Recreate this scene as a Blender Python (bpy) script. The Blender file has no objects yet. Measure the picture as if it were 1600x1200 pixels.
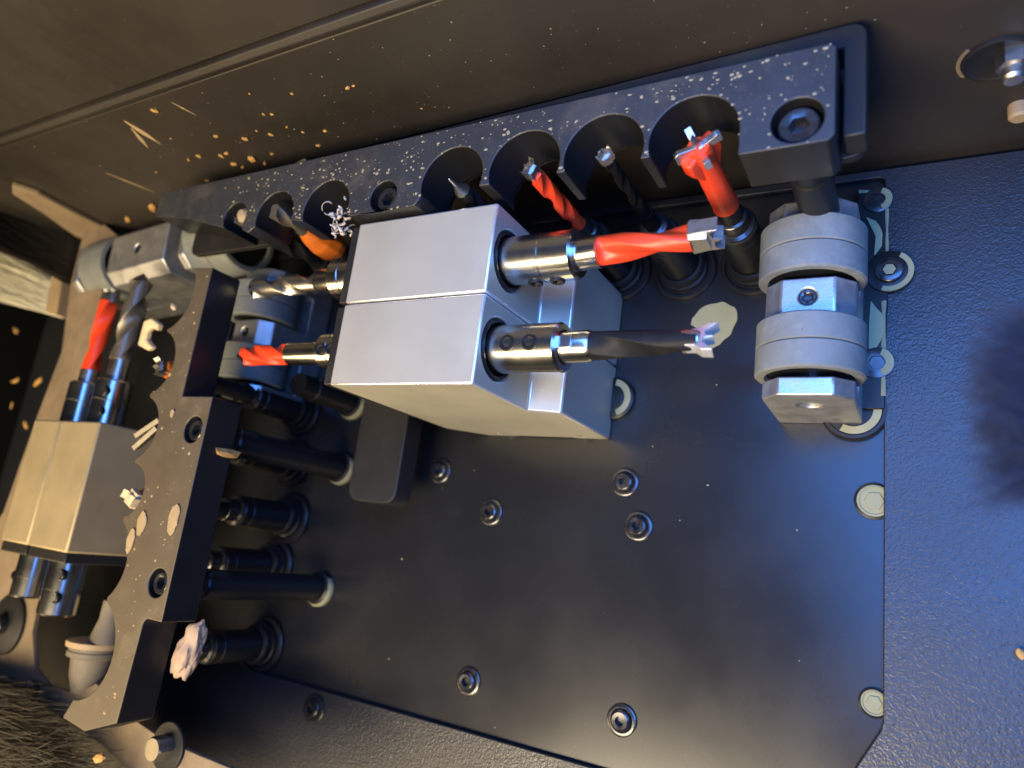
import bpy, bmesh, math, random
from mathutils import Vector, Matrix, noise
random.seed(7)
S = 0.001                       # everything below is written in millimetres
scene = bpy.context.scene
COL = scene.collection
PI = math.pi

# ---------------------------------------------------------------- camera
CR = ((0.8684735989344612, -0.006006388436544337, -0.4956990329340722),
      (0.12391492218818549, -0.965554394080785, 0.22880079573809226),
      (-0.47999864584488267, -0.2601319576085139, -0.8378142184385757))
CAM_H = 330.0
FPX = 1103.5
cam_data = bpy.data.cameras.new("camera")
cam = bpy.data.objects.new("camera", cam_data)
COL.objects.link(cam)
scene.camera = cam
cam_data.sensor_width = 36.0
cam_data.lens = 36.0 * FPX / 1600.0
cam_data.clip_start = 0.005
cam_data.clip_end = 20.0
cam.matrix_world = Matrix(((CR[0][0], -CR[0][1], -CR[0][2], 0.0),
                           (CR[1][0], -CR[1][1], -CR[1][2], 0.0),
                           (CR[2][0], -CR[2][1], -CR[2][2], CAM_H * S),
                           (0, 0, 0, 1)))
cam_data.dof.use_dof = True
cam_data.dof.focus_distance = 0.30
cam_data.dof.aperture_fstop = 6.5

# ---------------------------------------------------------------- world and lamps
w = bpy.data.worlds.new("World")
scene.world = w
w.use_nodes = True
bg = w.node_tree.nodes["Background"]
bg.inputs[0].default_value = (0.10, 0.115, 0.15, 1)
bg.inputs[1].default_value = 0.12

def area(name, loc, target, sx, sy, power, color, spread=180):
    d = bpy.data.lights.new(name, 'AREA')
    d.shape = 'RECTANGLE'; d.size = sx * S; d.size_y = sy * S
    d.energy = power; d.color = color; d.spread = math.radians(spread)
    o = bpy.data.objects.new(name, d); COL.objects.link(o)
    o.location = Vector(loc) * S
    o.rotation_euler = (Vector(target) - Vector(loc)).to_track_quat('-Z', 'Y').to_euler()
    return o
area("daylight_lamp", (95, 150, 400), (0, 110, 0), 430, 400, 2.5, (0.10, 0.31, 1.0), 105)
area("warm_lamp", (-240, -390, 640), (-190, 60, 60), 440, 240, 10.5, (1.0, 0.82, 0.54))
area("left_fill_lamp", (-720, -360, 400), (-400, 30, 80), 260, 240, 2.5, (1.0, 0.72, 0.38))  # added warm fill for the left side, no visible source

scene.view_settings.view_transform = 'Standard'
scene.view_settings.look = 'None'
scene.view_settings.exposure = 0.0
scene.view_settings.gamma = 1.0

# ---------------------------------------------------------------- pixel -> place helpers (photo pixels, millimetres)
def ray(px, py):
    v = Vector(((px - 800) / FPX, (py - 600) / FPX, 1.0))
    return Vector((CR[0][0]*v.x + CR[0][1]*v.y + CR[0][2]*v.z,
                   CR[1][0]*v.x + CR[1][1]*v.y + CR[1][2]*v.z,
                   CR[2][0]*v.x + CR[2][1]*v.y + CR[2][2]*v.z))
def at(px, py, z=0.0):
    d = ray(px, py); t = (z - CAM_H) / d.z
    return Vector((0, 0, CAM_H)) + d * t
def aty(px, py, y):
    d = ray(px, py); t = y / d.y
    return Vector((0, 0, CAM_H)) + d * t
def atx(px, py, x):
    d = ray(px, py); t = x / d.x
    return Vector((0, 0, CAM_H)) + d * t

# ---------------------------------------------------------------- materials
def new_mat(name):
    m = bpy.data.materials.new(name); m.use_nodes = True
    nt = m.node_tree
    return m, nt, nt.nodes["Principled BSDF"]
def N(nt, t, **kw):
    n = nt.nodes.new(t)
    for k, v in kw.items():
        if k.startswith('i_'):
            n.inputs[k[2:].replace('_', ' ')].default_value = v
        else:
            setattr(n, k, v)
    return n
def coat(name, base, rough, metal=0.0, bump=0.0, bscale=900.0, detail=3, spec=0.5,
         dirt=None, dscale=60.0, dlo=0.55, dhi=0.7, damt=1.0, rvar=0.08, tint=0.15,
         speck=None, sscale=700.0, slo=0.68, voro=False, stretch=None, bdist=0.0002):
    """base paint or metal + colour variation, optional dirt patches, fine specks and relief"""
    m, nt, p = new_mat(name); L = nt.links
    tc = N(nt, 'ShaderNodeTexCoord')
    src = tc.outputs['Object']
    if stretch:
        mp = N(nt, 'ShaderNodeMapping'); mp.inputs['Scale'].default_value = stretch
        L.new(src, mp.inputs['Vector']); vec = mp.outputs['Vector']
    else:
        vec = src
    n1 = N(nt, 'ShaderNodeTexNoise'); n1.inputs['Scale'].default_value = dscale; n1.inputs['Detail'].default_value = 5
    L.new(src, n1.inputs['Vector'])
    mx = N(nt, 'ShaderNodeMix', data_type='RGBA')
    a = tuple(c * (1 - tint) for c in base); b = tuple(min(1, c * (1 + tint)) for c in base)
    mx.inputs[6].default_value = (*a, 1); mx.inputs[7].default_value = (*b, 1)
    L.new(n1.outputs['Fac'], mx.inputs[0])
    out = mx.outputs[2]
    rmap = N(nt, 'ShaderNodeMapRange'); rmap.inputs[1].default_value = 0.3; rmap.inputs[2].default_value = 0.7
    rmap.inputs[3].default_value = max(0.02, rough - rvar); rmap.inputs[4].default_value = rough + rvar
    L.new(n1.outputs['Fac'], rmap.inputs[0]); rout = rmap.outputs[0]
    fac = None
    if dirt:
        n2 = N(nt, 'ShaderNodeTexNoise'); n2.inputs['Scale'].default_value = dscale * 0.6
        n2.inputs['Detail'].default_value = 8; n2.inputs['Roughness'].default_value = 0.7
        L.new(src, n2.inputs['Vector'])
        mr = N(nt, 'ShaderNodeMapRange'); mr.inputs[1].default_value = dlo; mr.inputs[2].default_value = dhi
        mr.inputs[4].default_value = damt
        L.new(n2.outputs['Fac'], mr.inputs[0])
        m2 = N(nt, 'ShaderNodeMix', data_type='RGBA'); m2.inputs[7].default_value = (*dirt, 1)
        L.new(mr.outputs[0], m2.inputs[0]); L.new(out, m2.inputs[6]); out = m2.outputs[2]
        r2 = N(nt, 'ShaderNodeMix', data_type='FLOAT'); r2.inputs[3].default_value = 0.85
        L.new(mr.outputs[0], r2.inputs[0]); L.new(rout, r2.inputs[2]); rout = r2.outputs[0]
    if speck:
        n3 = N(nt, 'ShaderNodeTexNoise'); n3.inputs['Scale'].default_value = sscale; n3.inputs['Detail'].default_value = 2
        L.new(src, n3.inputs['Vector'])
        mr = N(nt, 'ShaderNodeMapRange'); mr.inputs[1].default_value = slo; mr.inputs[2].default_value = slo + 0.05
        L.new(n3.outputs['Fac'], mr.inputs[0])
        m2 = N(nt, 'ShaderNodeMix', data_type='RGBA'); m2.inputs[7].default_value = (*speck, 1)
        L.new(mr.outputs[0], m2.inputs[0]); L.new(out, m2.inputs[6]); out = m2.outputs[2]
    L.new(out, p.inputs['Base Color']); L.new(rout, p.inputs['Roughness'])
    p.inputs['Metallic'].default_value = metal
    p.inputs['Specular IOR Level'].default_value = spec
    if bump > 0:
        if voro:
            nb = N(nt, 'ShaderNodeTexVoronoi'); nb.feature = 'SMOOTH_F1'; nb.inputs['Scale'].default_value = bscale
            nb.inputs['Smoothness'].default_value = 0.6
            nw = N(nt, 'ShaderNodeTexNoise'); nw.inputs['Scale'].default_value = bscale * 0.5
            L.new(vec, nw.inputs['Vector'])
            ad = N(nt, 'ShaderNodeMixRGB', blend_type='ADD'); ad.inputs[0].default_value = 0.004
            L.new(vec, ad.inputs[1]); L.new(nw.outputs['Color'], ad.inputs[2])
            L.new(ad.outputs[0], nb.inputs['Vector']); hout = nb.outputs['Distance']
        else:
            nb = N(nt, 'ShaderNodeTexNoise'); nb.inputs['Scale'].default_value = bscale; nb.inputs['Detail'].default_value = detail
            L.new(vec, nb.inputs['Vector']); hout = nb.outputs['Fac']
        bp = N(nt, 'ShaderNodeBump'); bp.inputs['Strength'].default_value = bump; bp.inputs['Distance'].default_value = bdist
        L.new(hout, bp.inputs['Height']); L.new(bp.outputs['Normal'], p.inputs['Normal'])
    return m
M = {}
M['plate'] = coat('satin_black_plate', (0.012, 0.0125, 0.014), 0.27, bump=0.02, bscale=1500, spec=0.46, speck=(0.10, 0.085, 0.06), sscale=420, slo=0.80, dscale=16, rvar=0.055)
M['sheet'] = coat('textured_black_coat', (0.015, 0.016, 0.020), 0.40, bump=0.5, bscale=820, voro=True, spec=0.6, dscale=20, rvar=0.05, bdist=0.0003)
M['wall'] = coat('dusty_black_wall', (0.021, 0.018, 0.0155), 0.42, bump=0.05, bscale=1300, dirt=(0.050, 0.038, 0.026), dscale=7, dlo=0.42, dhi=0.78, damt=0.6, speck=(0.20, 0.165, 0.115), sscale=900, slo=0.745)
M['guard'] = coat('dull_black_guard', (0.017, 0.0165, 0.016), 0.48, bump=0.05, bscale=1200, spec=0.35, dirt=(0.06, 0.045, 0.028), dscale=25, dlo=0.55, dhi=0.75, damt=0.5)
M['comb'] = coat('dusty_black_comb', (0.030, 0.032, 0.036), 0.5, bump=0.12, bscale=1000, dirt=(0.13, 0.105, 0.07), dscale=70, dlo=0.52, dhi=0.74, damt=0.45, speck=(0.30, 0.27, 0.19), sscale=900, slo=0.735)
M['comb_arm'] = coat('dusty_brown_comb', (0.092, 0.070, 0.043), 0.6, bump=0.12, bscale=1000, dirt=(0.20, 0.155, 0.095), dscale=60, dlo=0.55, dhi=0.76, damt=0.6, speck=(0.34, 0.27, 0.16), sscale=800, slo=0.74)
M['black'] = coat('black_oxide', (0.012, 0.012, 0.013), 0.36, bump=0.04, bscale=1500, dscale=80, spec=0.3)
M['blackmatt'] = coat('matt_black', (0.008, 0.008, 0.009), 0.6, dscale=50)
M['void'] = coat('deep_black', (0.004, 0.004, 0.004), 0.9, dscale=50, spec=0.1)
M['screw'] = coat('black_screw', (0.075, 0.075, 0.08), 0.26, metal=0.8, dscale=300, tint=0.3)
M['anod'] = coat('matt_aluminium', (0.55, 0.525, 0.425), 0.46, metal=0.5, bump=0.06, bscale=1500, dscale=35, tint=0.05, rvar=0.06, dirt=(0.50, 0.46, 0.37), dlo=0.55, dhi=0.85, damt=0.45, speck=(0.80, 0.74, 0.58), sscale=420, slo=0.775)
M['anodedge'] = coat('bright_machined_edge', (0.88, 0.87, 0.84), 0.30, metal=0.75, dscale=60, tint=0.02)
M['anoddirty_warm'] = coat('dusty_warm_lit_aluminium', (0.40, 0.32, 0.185), 0.5, metal=0.35, bump=0.06, bscale=1500, dscale=45, tint=0.1, dirt=(0.42, 0.33, 0.18), dlo=0.5, dhi=0.75, damt=0.6, speck=(0.7, 0.6, 0.4), sscale=380, slo=0.74)  # dust, plus the dimmer warm light of the left put into the colour
M['steel'] = coat('ground_steel', (0.60, 0.58, 0.53), 0.23, metal=1.0, bump=0.10, bscale=700, stretch=(8, 0.6, 0.6), dscale=50, tint=0.1, rvar=0.05)
M['steelx'] = coat('brushed_steel', (0.62, 0.60, 0.56), 0.33, metal=1.0, bump=0.08, bscale=900, dscale=70, tint=0.12, rvar=0.06)
M['carbide'] = coat('carbide_tip', (0.62, 0.60, 0.57), 0.33, metal=1.0, bump=0.05, bscale=1800, dscale=400, tint=0.2)
M['red'] = coat('red_enamel', (0.76, 0.055, 0.013), 0.38, bump=0.03, bscale=600, dscale=150, tint=0.12)
M['orange'] = coat('worn_orange_enamel', (0.55, 0.13, 0.012), 0.35, bump=0.08, bscale=500, dscale=120, tint=0.2, dirt=(0.35, 0.2, 0.07), dlo=0.55, dhi=0.7, damt=0.6)
M['bitblack'] = coat('black_bit_coating', (0.015, 0.0145, 0.014), 0.45, metal=0.0, dscale=200, tint=0.2, spec=0.12)
M['bitgrey'] = coat('dull_grey_bit', (0.24, 0.215, 0.175), 0.45, metal=0.8, dscale=150, tint=0.2)
M['roller'] = coat('grey_green_rubber', (0.165, 0.178, 0.165), 0.6, bump=0.16, bscale=1100, dscale=110, tint=0.16, dirt=(0.34, 0.35, 0.33), dlo=0.5, dhi=0.75, damt=0.5, speck=(0.10, 0.10, 0.095), sscale=700, slo=0.72)
M['cast'] = coat('blasted_aluminium', (0.50, 0.51, 0.52), 0.42, metal=0.85, bump=0.4, bscale=1100, dscale=140, tint=0.14, rvar=0.09, speck=(0.16, 0.15, 0.14), sscale=900, slo=0.72)
M['dust'] = coat('caked_wood_dust', (0.28, 0.27, 0.155), 0.9, bump=0.3, bscale=500, dscale=120, tint=0.12, spec=0.1)
M['dustpale'] = coat('pale_sawdust', (0.31, 0.26, 0.16), 0.9, dscale=200, tint=0.3, spec=0.1)
M['dustbrown'] = coat('brown_wood_dust', (0.36, 0.27, 0.15), 0.9, bump=0.4, bscale=600, dscale=150, tint=0.25, spec=0.1)
M['chip'] = coat('wood_chip', (0.46, 0.265, 0.085), 0.75, bump=0.3, bscale=700, dscale=200, tint=0.25, spec=0.2)
M['chippale'] = coat('pale_wood_chip', (0.68, 0.52, 0.30), 0.75, bump=0.3, bscale=700, dscale=200, tint=0.2, spec=0.2)
M['fluff'] = coat('wood_fluff', (0.46, 0.33, 0.23), 0.9, bump=0.6, bscale=500, dscale=180, tint=0.3, spec=0.1)
M['shaving'] = coat('curled_shaving', (0.50, 0.45, 0.38), 0.55, dscale=200, tint=0.3)
M['tray'] = coat('dust_coated_sheet', (0.20, 0.15, 0.098), 0.7, bump=0.3, bscale=420, dscale=45, tint=0.25, dirt=(0.33, 0.25, 0.155), dlo=0.45, dhi=0.7, damt=0.7, spec=0.3)
M['hair'] = coat('black_bristle', (0.02, 0.017, 0.014), 0.45, dscale=80)
M['cream'] = coat('cream_bristle', (0.92, 0.86, 0.70), 0.5, dscale=60, tint=0.2)
M['ferrule'] = coat('tan_ferrule', (0.35, 0.25, 0.14), 0.6, bump=0.3, bscale=500, dscale=60, tint=0.3)
M['boot'] = coat('grey_plastic_boot', (0.155, 0.13, 0.095), 0.6, dscale=60, tint=0.15, dirt=(0.3, 0.24, 0.15), dlo=0.55, dhi=0.75, damt=0.5)
M['fuzz'] = coat('dark_blue_fuzz', (0.03, 0.036, 0.065), 0.8, dscale=60)

# ---------------------------------------------------------------- mesh helpers (millimetres in, metres out)
def tag(o, label=None, cat=None, group=None, kind=None):
    if label: o['label'] = label
    if cat: o['category'] = cat
    if group: o['group'] = group
    if kind: o['kind'] = kind
    return o
def thing(name, loc, label, cat, group=None, rot=None):
    o = bpy.data.objects.new(name, None); COL.objects.link(o)
    o.empty_display_size = 0.005
    o.location = Vector(loc) * S
    if rot is not None: o.rotation_euler = rot
    return tag(o, label, cat, group)
def link_bm(name, bm, mat, parent=None, smooth=True, bevel=0.0, edge_mat=None, segs=2, angle=32):
    me = bpy.data.meshes.new(name)
    bmesh.ops.scale(bm, vec=(S, S, S), verts=bm.verts)
    bmesh.ops.recalc_face_normals(bm, faces=bm.faces)
    bm.to_mesh(me); bm.free()
    me.materials.append(mat)
    if edge_mat: me.materials.append(edge_mat)
    o = bpy.data.objects.new(name, me); COL.objects.link(o)
    if parent is not None: o.parent = parent
    if smooth:
        me.shade_smooth()
        me.set_sharp_from_angle(angle=math.radians(38))
    if bevel:
        b = o.modifiers.new("bevel", 'BEVEL'); b.width = bevel * S; b.segments = segs
        b.limit_method = 'ANGLE'; b.angle_limit = math.radians(angle)
        b.harden_normals = False
        if edge_mat: b.material = 1
    return o
def lathe_bm(profile, n=32, bm=None, mat=None):
    """profile: (r, z) or (r, z, 'hex'); closed at r == 0 ends"""
    bm = bm or bmesh.new()
    rings = []
    for pt in profile:
        r, z = pt[0], pt[1]
        if r <= 1e-6:
            v = bm.verts.new((0, 0, z)); rings.append([v]); continue
        ring = []
        for i in range(n):
            a = 2 * PI * i / n; rr = r
            if len(pt) > 2: rr = r * math.cos(PI / 6) / math.cos((a % (PI / 3)) - PI / 6)
            ring.append(bm.verts.new((rr * math.cos(a), rr * math.sin(a), z)))
        rings.append(ring)
    for A, B in zip(rings, rings[1:]):
        if len(A) == 1 and len(B) == 1: continue
        for i in range(n):
            j = (i + 1) % n
            if len(A) == 1: bm.faces.new((A[0], B[i], B[j]))
            elif len(B) == 1: bm.faces.new((A[i], A[j], B[0]))
            else: bm.faces.new((A[i], A[j], B[j], B[i]))
    if mat is not None: bmesh.ops.transform(bm, matrix=mat, verts=bm.verts)
    return bm
def prism_bm(outline, z0, z1, M4=None, bm=None):
    bm2 = bmesh.new()
    lo = [bm2.verts.new((x, y, z0)) for x, y in outline]
    hi = [bm2.verts.new((x, y, z1)) for x, y in outline]
    bm2.faces.new(lo); bm2.faces.new(hi)
    for i in range(len(lo)):
        j = (i + 1) % len(lo)
        bm2.faces.new((lo[i], lo[j], hi[j], hi[i]))
    if M4 is not None: bmesh.ops.transform(bm2, matrix=M4, verts=bm2.verts)
    if bm is None: return bm2
    me = bpy.data.meshes.new('tmp'); bm2.to_mesh(me); bm2.free(); bm.from_mesh(me); bpy.data.meshes.remove(me)
    return bm
def box_bm(x0, x1, y0, y1, z0, z1, M4=None, bm=None):
    return prism_bm([(x0, y0), (x1, y0), (x1, y1), (x0, y1)], z0, z1, M4, bm)
def cut(o, cutters):
    """carve holes for real: the cutters are removed again afterwards"""
    cs = []
    for bm in cutters:
        c = link_bm('cutter', bm, M['black'], smooth=False); cs.append(c)
        c.parent = o.parent
        md = o.modifiers.new('cut', 'BOOLEAN'); md.operation = 'DIFFERENCE'; md.object = c; md.solver = 'EXACT'
    bpy.context.view_layer.update()
    dg = bpy.context.evaluated_depsgraph_get()
    me = bpy.data.meshes.new_from_object(o.evaluated_get(dg))
    old = o.data; o.modifiers.clear(); o.data = me
    me.name = o.name
    for c in cs:
        d = c.data; bpy.data.objects.remove(c); bpy.data.meshes.remove(d)
    me.shade_smooth(); me.set_sharp_from_angle(angle=math.radians(38))
    return o
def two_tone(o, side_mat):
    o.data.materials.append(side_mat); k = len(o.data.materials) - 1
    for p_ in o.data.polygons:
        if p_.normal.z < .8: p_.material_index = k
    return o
def bevel(o, width, segs=2, edge_mat=None, angle=32):
    if edge_mat: o.data.materials.append(edge_mat)
    b = o.modifiers.new("bevel", 'BEVEL'); b.width = width * S; b.segments = segs
    b.limit_method = 'ANGLE'; b.angle_limit = math.radians(angle)
    if edge_mat: b.material = len(o.data.materials) - 1
    return o
def arc(cx, cy, r, a0, a1, n=14):
    return [(cx + r * math.cos(math.radians(a0 + (a1 - a0) * i / n)), cy + r * math.sin(math.radians(a0 + (a1 - a0) * i / n))) for i in range(n + 1)]
def arc3(p, q, r, n=12):
    """points on the circle through p, q, r from p to r"""
    ax, ay = p; bx, by = q; cx, cy = r
    d = 2 * (ax * (by - cy) + bx * (cy - ay) + cx * (ay - by))
    ux = ((ax*ax+ay*ay)*(by-cy) + (bx*bx+by*by)*(cy-ay) + (cx*cx+cy*cy)*(ay-by)) / d
    uy = ((ax*ax+ay*ay)*(cx-bx) + (bx*bx+by*by)*(ax-cx) + (cx*cx+cy*cy)*(bx-ax)) / d
    R = math.hypot(ax - ux, ay - uy)
    a0 = math.atan2(ay-uy, ax-ux); aq = math.atan2(by-uy, bx-ux); a1 = math.atan2(cy-uy, cx-ux)
    def ccw(a, b): return (b - a) % (2 * PI)
    if ccw(a0, aq) <= ccw(a0, a1): sweep = ccw(a0, a1)
    else: sweep = ccw(a0, a1) - 2 * PI
    return [(ux + R*math.cos(a0 + sweep*i/n), uy + R*math.sin(a0 + sweep*i/n)) for i in range(n + 1)]
def round_poly(pts, r, n=5):
    out = []
    k = len(pts)
    for i in range(k):
        p0, p1, p2 = Vector(pts[i-1]), Vector(pts[i]), Vector(pts[(i+1) % k])
        u = (p0 - p1); v = (p2 - p1)
        d = min(r, u.length * .45, v.length * .45)
        a = p1 + u.normalized() * d; b = p1 + v.normalized() * d
        for j in range(n + 1):
            t = j / n
            q = a * (1-t)**2 + p1 * 2*t*(1-t) + b * t*t
            out.append((q.x, q.y))
    return out
AX = {'x': Matrix.Rotation(PI/2, 4, 'Y'), '-x': Matrix.Rotation(-PI/2, 4, 'Y'), 'y': Matrix.Rotation(-PI/2, 4, 'X'), '-y': Matrix.Rotation(PI/2, 4, 'X'), 'z': Matrix.Identity(4)}
def T(x, y, z): return Matrix.Translation((x, y, z))

def socket_head(R, h, hexr, washer=None):
    p = []
    if washer: p += [(washer, 0), (washer, 0.9), (washer - .5, 1.2), (R, 1.2)]
    else: p += [(R, 0)]
    b = 1.2 if washer else 0
    p += [(R, b + h - .6), (R - .6, b + h), (hexr * 1.28, b + h), (hexr, b + h - .35, 'hex'), (hexr, b + h * .35, 'hex'), (0, b + h * .3)]
    return lathe_bm(p, 48)
def button_head(R, h, hexr, washer):
    p = [(washer, 0), (washer, 0.8), (washer - .5, 1.15), (R + .3, 1.15), (R, 1.5)]
    for i in range(1, 6):
        a = i / 6 * PI / 2.3
        p.append((R * math.cos(a), 1.5 + h * math.sin(a)))
    zt = p[-1][1]; rt = p[-1][0]
    p += [(max(hexr * 1.25, rt * .95), zt + .1), (hexr, zt - .3, 'hex'), (hexr, 1.2, 'hex'), (0, 1.0)]
    return lathe_bm(p, 48)
def fluted_bm(R, L, turns, depth=.45, flutes=2, core=0.0, lead=.14, n=40, m=36, end_taper=0.0, width=1.0, power=.55):
    n = 72; m = max(m, 60)
    """a twist body along +z with helical gullets that run out at the shank end"""
    bm = bmesh.new(); rings = []
    for k in range(m + 1):
        t = k / m; z = L * t
        dd = depth * min(1, max(0, t - 0.02) / lead) ** .6
        tw = 2 * PI * turns * t
        ring = []
        for i in range(n):
            a = 2 * PI * i / n
            c = math.cos(flutes * (a - tw))
            g = max(0.0, (c + width - 1.0) / width)
            g = g ** power if g > 0 else 0
            r = R * (1 - dd * g) * (1 - end_taper * t)
            ring.append(bm.verts.new((r * math.cos(a), r * math.sin(a), z)))
        rings.append(ring)
    for A, B in zip(rings, rings[1:]):
        for i in range(n):
            j = (i + 1) % n; bm.faces.new((A[i], A[j], B[j], B[i]))
    bm.faces.new(rings[0]); bm.faces.new(rings[-1])
    return bm
def spur_tip_bm(R, h, turn=0.0, thick=.42):
    """dowel-drill head: a notched plate with two spurs and a short centre point, over a half-round back"""
    out = [(-R, 0), (R, 0), (R*1.02, h), (R*.72, h*.72), (R*.2, h*.78), (0, h*1.08), (-R*.2, h*.78), (-R*.72, h*.72), (-R*1.02, h)]
    bm = prism_bm(out, -R*thick, R*thick, Matrix.Rotation(PI/2, 4, 'X'))
    out2 = [(-R*.8, 0), (R*.8, 0), (R*.62, h*.62), (-R*.62, h*.62)]
    prism_bm(out2, -R*.75, R*.75, Matrix.Rotation(PI/2, 4, 'X'), bm)
    bmesh.ops.transform(bm, matrix=Matrix.Rotation(turn, 4, 'Z'), verts=bm.verts)
    return bm
def flared_tip_bm(R, h, turn, thick=.3):
    out = [(-R*.62, 0), (R*.62, 0), (R*.66, h*.35), (R*.98, h*.62), (R*1.05, h*1.02), (R*.80, h*.86), (R*.42, h*.60), (R*.12, h*.66), (0, h*.95), (-R*.12, h*.66), (-R*.42, h*.60), (-R*.80, h*.86), (-R*1.05, h*1.02), (-R*.98, h*.62), (-R*.66, h*.35)]
    bm = prism_bm(out, -R*thick, R*thick, Matrix.Rotation(PI/2, 4, 'X'))
    bmesh.ops.transform(bm, matrix=Matrix.Rotation(turn, 4, 'Z'), verts=bm.verts)
    return bm
def xf(bm, *ms):
    for m_ in ms: bmesh.ops.transform(bm, matrix=m_, verts=bm.verts)
    return bm
def strands_bm(starts, n_seg=4, wdt=.3):
    bm = bmesh.new()
    for p, d, bend in starts:
        p = Vector(p); d = Vector(d); bend = Vector(bend)
        side = d.cross(Vector((0.3, 0.2, 1))).normalized()
        up = side.cross(d).normalized()
        prev = None
        for k in range(n_seg + 1):
            t = k / n_seg
            c = p + d * t + bend * t * t
            r = wdt * (1 - .75 * t)
            ring = [bm.verts.new(c + side * r), bm.verts.new(c - side * r * .5 + up * r * .8), bm.verts.new(c - side * r * .5 - up * r * .8)]
            if prev:
                for i in range(3):
                    bm.faces.new((prev[i], prev[(i+1) % 3], ring[(i+1) % 3], ring[i]))
            prev = ring
    return bm

# ---------------------------------------------------------------- the setting: base plate, cover sheet, walls
base = link_bm('base_plate', box_bm(-470, 2, -150, 189, -6, 0), M['plate']); tag(base, kind='structure')
opening = [(-11.4, 186), (-11.4, -47), (-22, -66), (-22, -89.1), (-352, -89.1), (-372, -80), (-440, -80), (-440, 186)]
sheet = link_bm('cover_sheet', box_bm(-900, 420, -420, 190, 0.3, 3.2), M['sheet'], smooth=False)
cut(sheet, [prism_bm(round_poly(opening, 3), -5, 10)])
bevel(sheet, .5); tag(sheet, kind='structure')
# upper wall: flat panel, fold seam, then the outer panel leaning back
bm = box_bm(-900, 420, 193, 199, -6, 161.5)
wall = link_bm('wall_panel', bm, M['wall'], bevel=.8); tag(wall, kind='structure')
prof = [(194.5, 162.2), (191.6, 163.0), (190.8, 165.6), (192.0, 168.6), (196.5, 169.4), (199, 169), (199, 162.2)]
seam = link_bm('wall_seam', prism_bm(prof, -900, 420, Matrix(((0,0,1,0),(1,0,0,0),(0,1,0,0),(0,0,0,1)))), M['wall'], bevel=.5); tag(seam, kind='structure')
prof = [(193.5, 169.9), (216, 345), (221, 345), (199.5, 169.9)]
outer = link_bm('outer_wall_panel', prism_bm(prof, -900, 420, Matrix(((0,0,1,0),(1,0,0,0),(0,1,0,0),(0,0,0,1)))), M['wall'], bevel=.6); tag(outer, kind='structure')
endw = link_bm('end_wall', box_bm(-708, -700, -420, 192.5, 3.4, 150), M['void']); tag(endw, kind='structure')

# guard plate behind the comb bar
g = thing('guard_plate', (-160, 191, 87.6), 'flat black backing plate with rounded corner behind the slotted comb bar', 'plate')
pts = round_poly([(-372+160, 145-191), (146, 145-191), (146, -.6), (-372+160, -.6)], 6)
gp = link_bm('backing_panel', prism_bm(pts, 0, 3.7), M['guard'], g)
sc = [(-67.5, 149, 18), (-101.5, 149, 18), (-135.5, 149, 18), (-170.5, 149, 18), (-242, 147, 16), (-277, 147, 15)]
cut(gp, [lathe_bm([(0, -3), (r, -3), (r, 7), (0, 7)], 32, mat=T(x+160, y-191, 0)) for x, y, r in sc]
        + [box_bm(-x0, -x1, -60, y1, -3, 7) for x0, x1, y1 in ()])
bevel(gp, .8)

# its raised lip runs along the top and turns down round the right end
lo_ = [(-408, 181), (-20.3, 181), (-20.3, 146), (-13.4, 146)] + arc(-18.4, 184.6, 5, 0, 90, 6) + [(-408, 189.6)]
bm = prism_bm([(x + 160, y - 191) for x, y in lo_], 3.8, 15.5)
for v in bm.verts:
    if v.co.z > 10: v.co.z -= 13.0 * max(0, (146.6 - v.co.x)) / 395.0
link_bm('lip', bm, M['guard'], g, bevel=1.0)

# ---------------------------------------------------------------- comb bar and comb arm
def scallop(cx, cy, r, a0=-20, a1=200): return arc(cx, cy, r, a0, a1, 20)
bar = thing('comb_bar', (-160, 160, 96), 'long black comb bar with round scallops and pale sawdust specks below the brown wall', 'comb bar')
o2 = [(-345, 154), (-378, 160), (-378, 175), (-23.5, 175), (-21.5, 173), (-21.5, 140.5), (-23.5, 138.5), (-51.5, 138.5)]
o2 += arc(-67.5, 149, 16, 0, 200, 20)
for cx, cy, r in [(-101.5, 149, 16), (-135.5, 149, 16), (-170.5, 149, 15.5)]: o2 += scallop(cx, cy, r)
o2 += [(-188, 139.5), (-225, 139.5)]
o2 += scallop(-242, 146, 14.5)
o2 += scallop(-277, 147, 13)
o2 += [(-294, 139.5)]
o2 += [(-299, 142)] + scallop(-307, 150, 8.5, -40, 220)
out = [(x + 160, y - 160) for x, y in o2]
bar_out = out
bb = link_bm('bar_body', prism_bm(out, -4.5, 18), M['comb'], bar)
scr = [(-33, 148, 8.2), (-207, 147, 7.4)]
cut(bb, [lathe_bm([(0, 6), (r, 6), (r, 25), (0, 25)], 40, mat=T(x+160, y-160, 0)) for x, y, r in scr])
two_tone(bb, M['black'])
bevel(bb, .6)
for x, y, r in scr:
    s_ = link_bm('screw', xf(socket_head(r - 1.5, 9, 3.4), T(x+160, y-160, 6.1)), M['screw'], bar)
bm = bmesh.new()
arm = thing('comb_plate', (-310, 30, 96), 'tall black comb arm coated in brown dust with scalloped left edge', 'comb arm')
cus = [(-341, 90), (-342, 54.5), (-341, 20.5), (-339, -8), (-336, -46)]
o2 = arc3((-331, 124), (-326.5, 106), cus[0])
for a_, b_, d in zip(cus, cus[1:], (-328.5, -329, -327.5, -327.5)):
    o2 += arc3((a_[0]+.6, a_[1]-1.2), (d, (a_[1] + b_[1]) / 2), (b_[0]+.6, b_[1]+1.2))
o2 += arc3((-335.5, -47.2), (-321, -67), (-342, -92), 16)
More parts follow.
